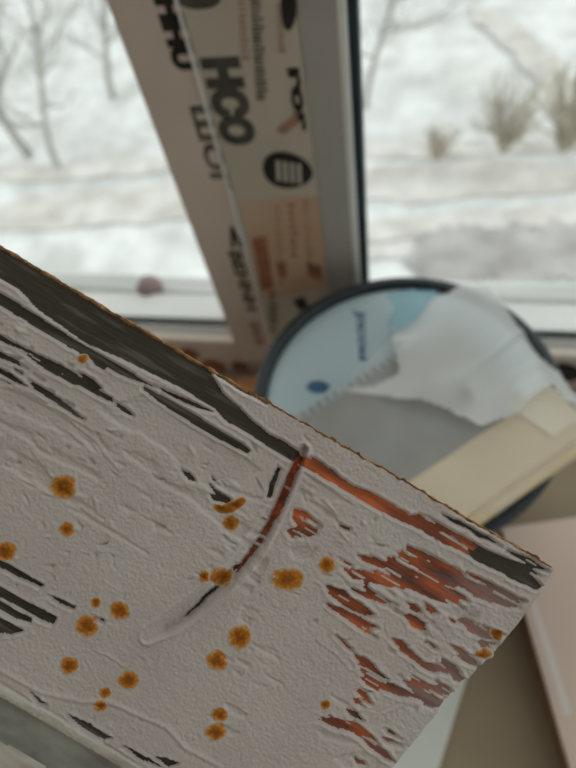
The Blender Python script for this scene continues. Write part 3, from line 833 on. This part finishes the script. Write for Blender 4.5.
def deepen(m):
    # three-tone primer, streaked along the grain, worn to a mauve-grey film near the sawn end
    nt = m.node_tree; b = nt.nodes['Principled BSDF']
    rp = [n_ for n_ in nt.nodes if n_.bl_idname == 'ShaderNodeValToRGB'][0]
    e = rp.color_ramp.elements
    e[0].position = .34; e[0].color = (*lin((92, 62, 54)), 1)
    e[1].position = .66; e[1].color = (*lin((222, 116, 62)), 1)
    k_ = e.new(.5); k_.color = (*lin((160, 84, 54)), 1)
    tc = nt.nodes.new('ShaderNodeTexCoord'); sp = nt.nodes.new('ShaderNodeSeparateXYZ'); nt.links.new(tc.outputs['Object'], sp.inputs[0])
    mp = nt.nodes.new('ShaderNodeMapping'); mp.inputs['Scale'].default_value = (1, 9, 9); nt.links.new(tc.outputs['Object'], mp.inputs[0])
    nz = nt.nodes.new('ShaderNodeTexNoise'); nz.inputs['Scale'].default_value = 55; nz.inputs['Detail'].default_value = 6; nt.links.new(mp.outputs[0], nz.inputs['Vector'])
    mr = nt.nodes.new('ShaderNodeMapRange'); mr.inputs[1].default_value = -.034; mr.inputs[2].default_value = -.006; mr.inputs[3].default_value = 0; mr.inputs[4].default_value = .62
    nt.links.new(sp.outputs[0], mr.inputs[0])
    ad = nt.nodes.new('ShaderNodeMath'); ad.operation = 'ADD'; nt.links.new(mr.outputs[0], ad.inputs[0]); nt.links.new(nz.outputs[0], ad.inputs[1])
    st = nt.nodes.new('ShaderNodeMapRange'); st.inputs[1].default_value = .62; st.inputs[2].default_value = .95; st.inputs[4].default_value = .85; nt.links.new(ad.outputs[0], st.inputs[0])
    mx = nt.nodes.new('ShaderNodeMix'); mx.data_type = 'RGBA'
    nt.links.new(st.outputs[0], mx.inputs['Factor']); nt.links.new(rp.outputs[0], mx.inputs['A']); mx.inputs['B'].default_value = (*lin((150, 130, 126)), 1)
    nt.links.new(mx.outputs['Result'], b.inputs['Base Color'])
deepen(M_red)
M_bead = mat('pale_old_paint', (206, 200, 188), .55, .0, 60, (1, 3, 1), rgb2=(170, 162, 150))
M_reb = mat('weathered_grey_rebate', (178, 174, 166), .6, .0, 38, (1, 2, 1), rgb2=(116, 116, 111), bump=.3, bscale=400)
M_edge = mat('raw_fibre_edge', (178, 132, 84), .9, .0, 300, rgb2=(120, 82, 50), bump=.8, bscale=900)
pl = submesh('paint_layer', lab == 0, M_paint); pl['label'] = 'flaking grey paint'
submesh('primer', lab == 1, M_red)['label'] = 'bared red-brown primer'
submesh('bare_wood', lab == 2, M_darkwood)['label'] = 'bared dark wood'
submesh('bead', lab == 3, M_bead)
reb_o = submesh('rebate', lab == 4, M_reb)
submesh('lower_lip', lab == 5, M_bead)

# core: sides and back of the board, closing the face
TH = .014
ring = [(i, 0) for i in range(NU)]+[(NU-1, j) for j in range(1, NV)]+[(i, NV-1) for i in range(NU-2, -1, -1)]+[(0, j) for j in range(NV-2, 0, -1)]
ridx = np.array([i*NV+j for i, j in ring])
RV = VALL[ridx]; n = len(ridx)
low = RV.copy(); low[:, 2] = -TH
vv = np.concatenate([RV, low])
ff = [(k, n+k, n+(k+1) % n, (k+1) % n) for k in range(n)]+[tuple(range(2*n-1, n-1, -1))]
meshobj('core', vv, ff, M_edge, board)['label'] = 'raw orange-brown fibre edge and back'
# torn fibres along the long edge
fv, ffc = [], []
for k in range(520):
    u0 = rng.uniform(-655, -3); L = rng.uniform(2, 9); hh = rng.uniform(.6, 2.2)
    if u0 < -360: hh *= .45
    if rng.random() < .12: hh *= 1.7
    w0 = rng.uniform(-.8, 2.0)
    col = int(np.argmin(abs(su-u0))); v0 = VV[col, 0]
    p = [(u0-L/2, v0+1.2, w0), (u0+L/2, v0+1.0, w0), (u0+L*.35, v0-hh*.8, w0+.5), (u0-L*.3, v0-hh, w0+.3)]
    b = len(fv)
    fv += [(a_*S, -b2*S, c2*S) for a_, b2, c2 in p]+[(a_*S, -b2*S, (c2-1.6)*S) for a_, b2, c2 in p]
    ffc += [(b+3, b+2, b+1, b), (b+4, b+5, b+6, b+7), (b, b+1, b+5, b+4), (b+1, b+2, b+6, b+5), (b+2, b+3, b+7, b+6), (b+3, b, b+4, b+7)]
to = meshobj('torn_fibres', fv, ffc, M_edge, board); to['kind'] = 'stuff'

# rust spots: soft-edged blooms soaked into the paint, each its own part
def rust_mat():
    m = bpy.data.materials.new('rust_bloom'); m.use_nodes = True; nt = m.node_tree
    b = nt.nodes['Principled BSDF']; b.inputs['Roughness'].default_value = .6; b.inputs['Specular IOR Level'].default_value = .25
    at_ = nt.nodes.new('ShaderNodeAttribute'); at_.attribute_name = 'bloom'
    rp = nt.nodes.new('ShaderNodeValToRGB')
    e = rp.color_ramp.elements
    e[0].position = 0; e[0].color = (*lin((203, 192, 187)), 1); e[1].position = 1; e[1].color = (*lin((140, 82, 20)), 1)
    for p_, c_ in ((.12, (198, 178, 154)), (.32, (204, 142, 66)), (.6, (188, 112, 28))):
        k_ = e.new(p_); k_.color = (*lin(c_), 1)
    nt.links.new(at_.outputs['Fac'], rp.inputs[0]); nt.links.new(rp.outputs[0], b.inputs['Base Color'])
    return m
M_rust = rust_mat()
def sample_h(u, v):
    sgrid = (u+860)/(np.interp(v, sv, uend[-1])+860)*860-860
    x = np.interp(sgrid, su, np.arange(NU)); y = np.interp(v, sv, np.arange(NV))
    x0 = np.clip(x.astype(int), 0, NU-2); y0 = np.clip(y.astype(int), 0, NV-2); fx = x-x0; fy = y-y0
    return (HT[x0, y0]*(1-fx)+HT[x0+1, y0]*fx)*(1-fy)+(HT[x0, y0+1]*(1-fx)+HT[x0+1, y0+1]*fx)*fy
SPOTS = [(65,486,13,12),(69,528,7,7),(7,550,12,9.5),(97,601,5,5.5),(121,609,10,9),(89,624,11,12),(71,664,9,9),(130,678,11,9.5),(107,690,6,5.5),(102,703,7,6),
 (84,359,5,5),(231,522,8,8),(221,576,11,10),(288,578,17,11),(327,564,8,8),(240,635,11.5,11),(218,658,10.5,11),(220,712,8,7),(216,730,10.5,9),
 (325,702,5,5),(496,633,6,6),(482,652,9,4),(205,575,5,6)]
def rust_spot(c, rx, ry, k):
    nr_, na = 14, 40
    rr = np.linspace(0, 1.3, nr_)[:, None]; an = np.linspace(0, 2*math.pi, na, endpoint=False)[None, :]
    wob = 1+.34*(fbm(np.cos(an)*1.3+k*3.3, np.sin(an)*1.6+k*1.7, 2)-.5)*2*.6
    px = c[0]+rx*rr*np.cos(an)*wob; py = c[1]+ry*rr*np.sin(an)*wob
    d = np.stack([px, py], -1)-CORNER; u = (d@EU); v = (d@EV)
    h = sample_h(u.ravel(), v.ravel()).reshape(u.shape)+.25-.9*np.clip((np.broadcast_to(rr, u.shape)-1.1)/.2, 0, 1)
    bl = np.clip(1.15-np.broadcast_to(rr, u.shape)**1.3, 0, 1)
    bl = np.clip(bl*(.6+.8*fbm(u*.35+k, v*.35, 3))+.6*(fbm(u*.6, v*.6+k, 2)-.5)*(bl > 0)*np.clip(bl*3, 0, 1), 0, 1)
    bl[-1] = 0
    verts = np.stack([u*S, -v*S, h*S], -1).reshape(-1, 3)
    fs = [(i*na+j, i*na+(j+1) % na, (i+1)*na+(j+1) % na, (i+1)*na+j) for i in range(nr_-1) for j in range(na)]
    fs = [tuple(reversed(t)) for t in fs]
    o = meshobj('rust_spot', verts, fs, M_rust, board, True)
    a = o.data.attributes.new('bloom', 'FLOAT', 'POINT'); a.data.foreach_set('value', bl.astype(np.float32).ravel())
    return o
for k, (x, y, rx, ry) in enumerate(SPOTS):
    rust_spot((x, y), rx, ry, k)
# crescent of rust under the chip
def rust_arc(pts, w, k):
    P = np.array([uv(p) for p in pts]); n_ = len(P); na = 13
    tt = np.linspace(0, 1, 36); cu2 = np.stack([np.interp(tt, np.linspace(0, 1, n_), P[:, i]) for i in (0, 1)], -1)
    tg = np.gradient(cu2, axis=0); tg /= np.linalg.norm(tg, axis=1)[:, None]; nn = np.stack([-tg[:, 1], tg[:, 0]], -1)
    s = np.linspace(-1, 1, na)
    G = cu2[:, None, :]+nn[:, None, :]*s[None, :, None]*(w*(.35+.65*np.sin(tt*math.pi)**.5))[:, None, None]
    h = sample_h(G[..., 0].ravel(), G[..., 1].ravel()).reshape(G.shape[:2])+.25-.9*(np.abs(s)[None, :] > .95)
    bl = np.clip(1.1*(1-np.abs(s)[None, :]**2)*np.clip(np.minimum(tt, 1-tt)*7, 0, 1)[:, None], 0, 1)*(.6+.6*fbm(G[..., 0]*.3, G[..., 1]*.3, 2))
    verts = np.stack([G[..., 0]*S, -G[..., 1]*S, h*S], -1).reshape(-1, 3)
    fs = [(i*na+j, i*na+j+1, (i+1)*na+j+1, (i+1)*na+j) for i in range(35) for j in range(na-1)]
    o = meshobj('rust_spot', verts, fs, M_rust, board, True)
    a = o.data.attributes.new('bloom', 'FLOAT', 'POINT'); a.data.foreach_set('value', np.clip(bl, 0, 1).astype(np.float32).ravel())
rust_arc([(213,505), (222,509), (232,507), (241,501), (246,498)], 5.5, 3)
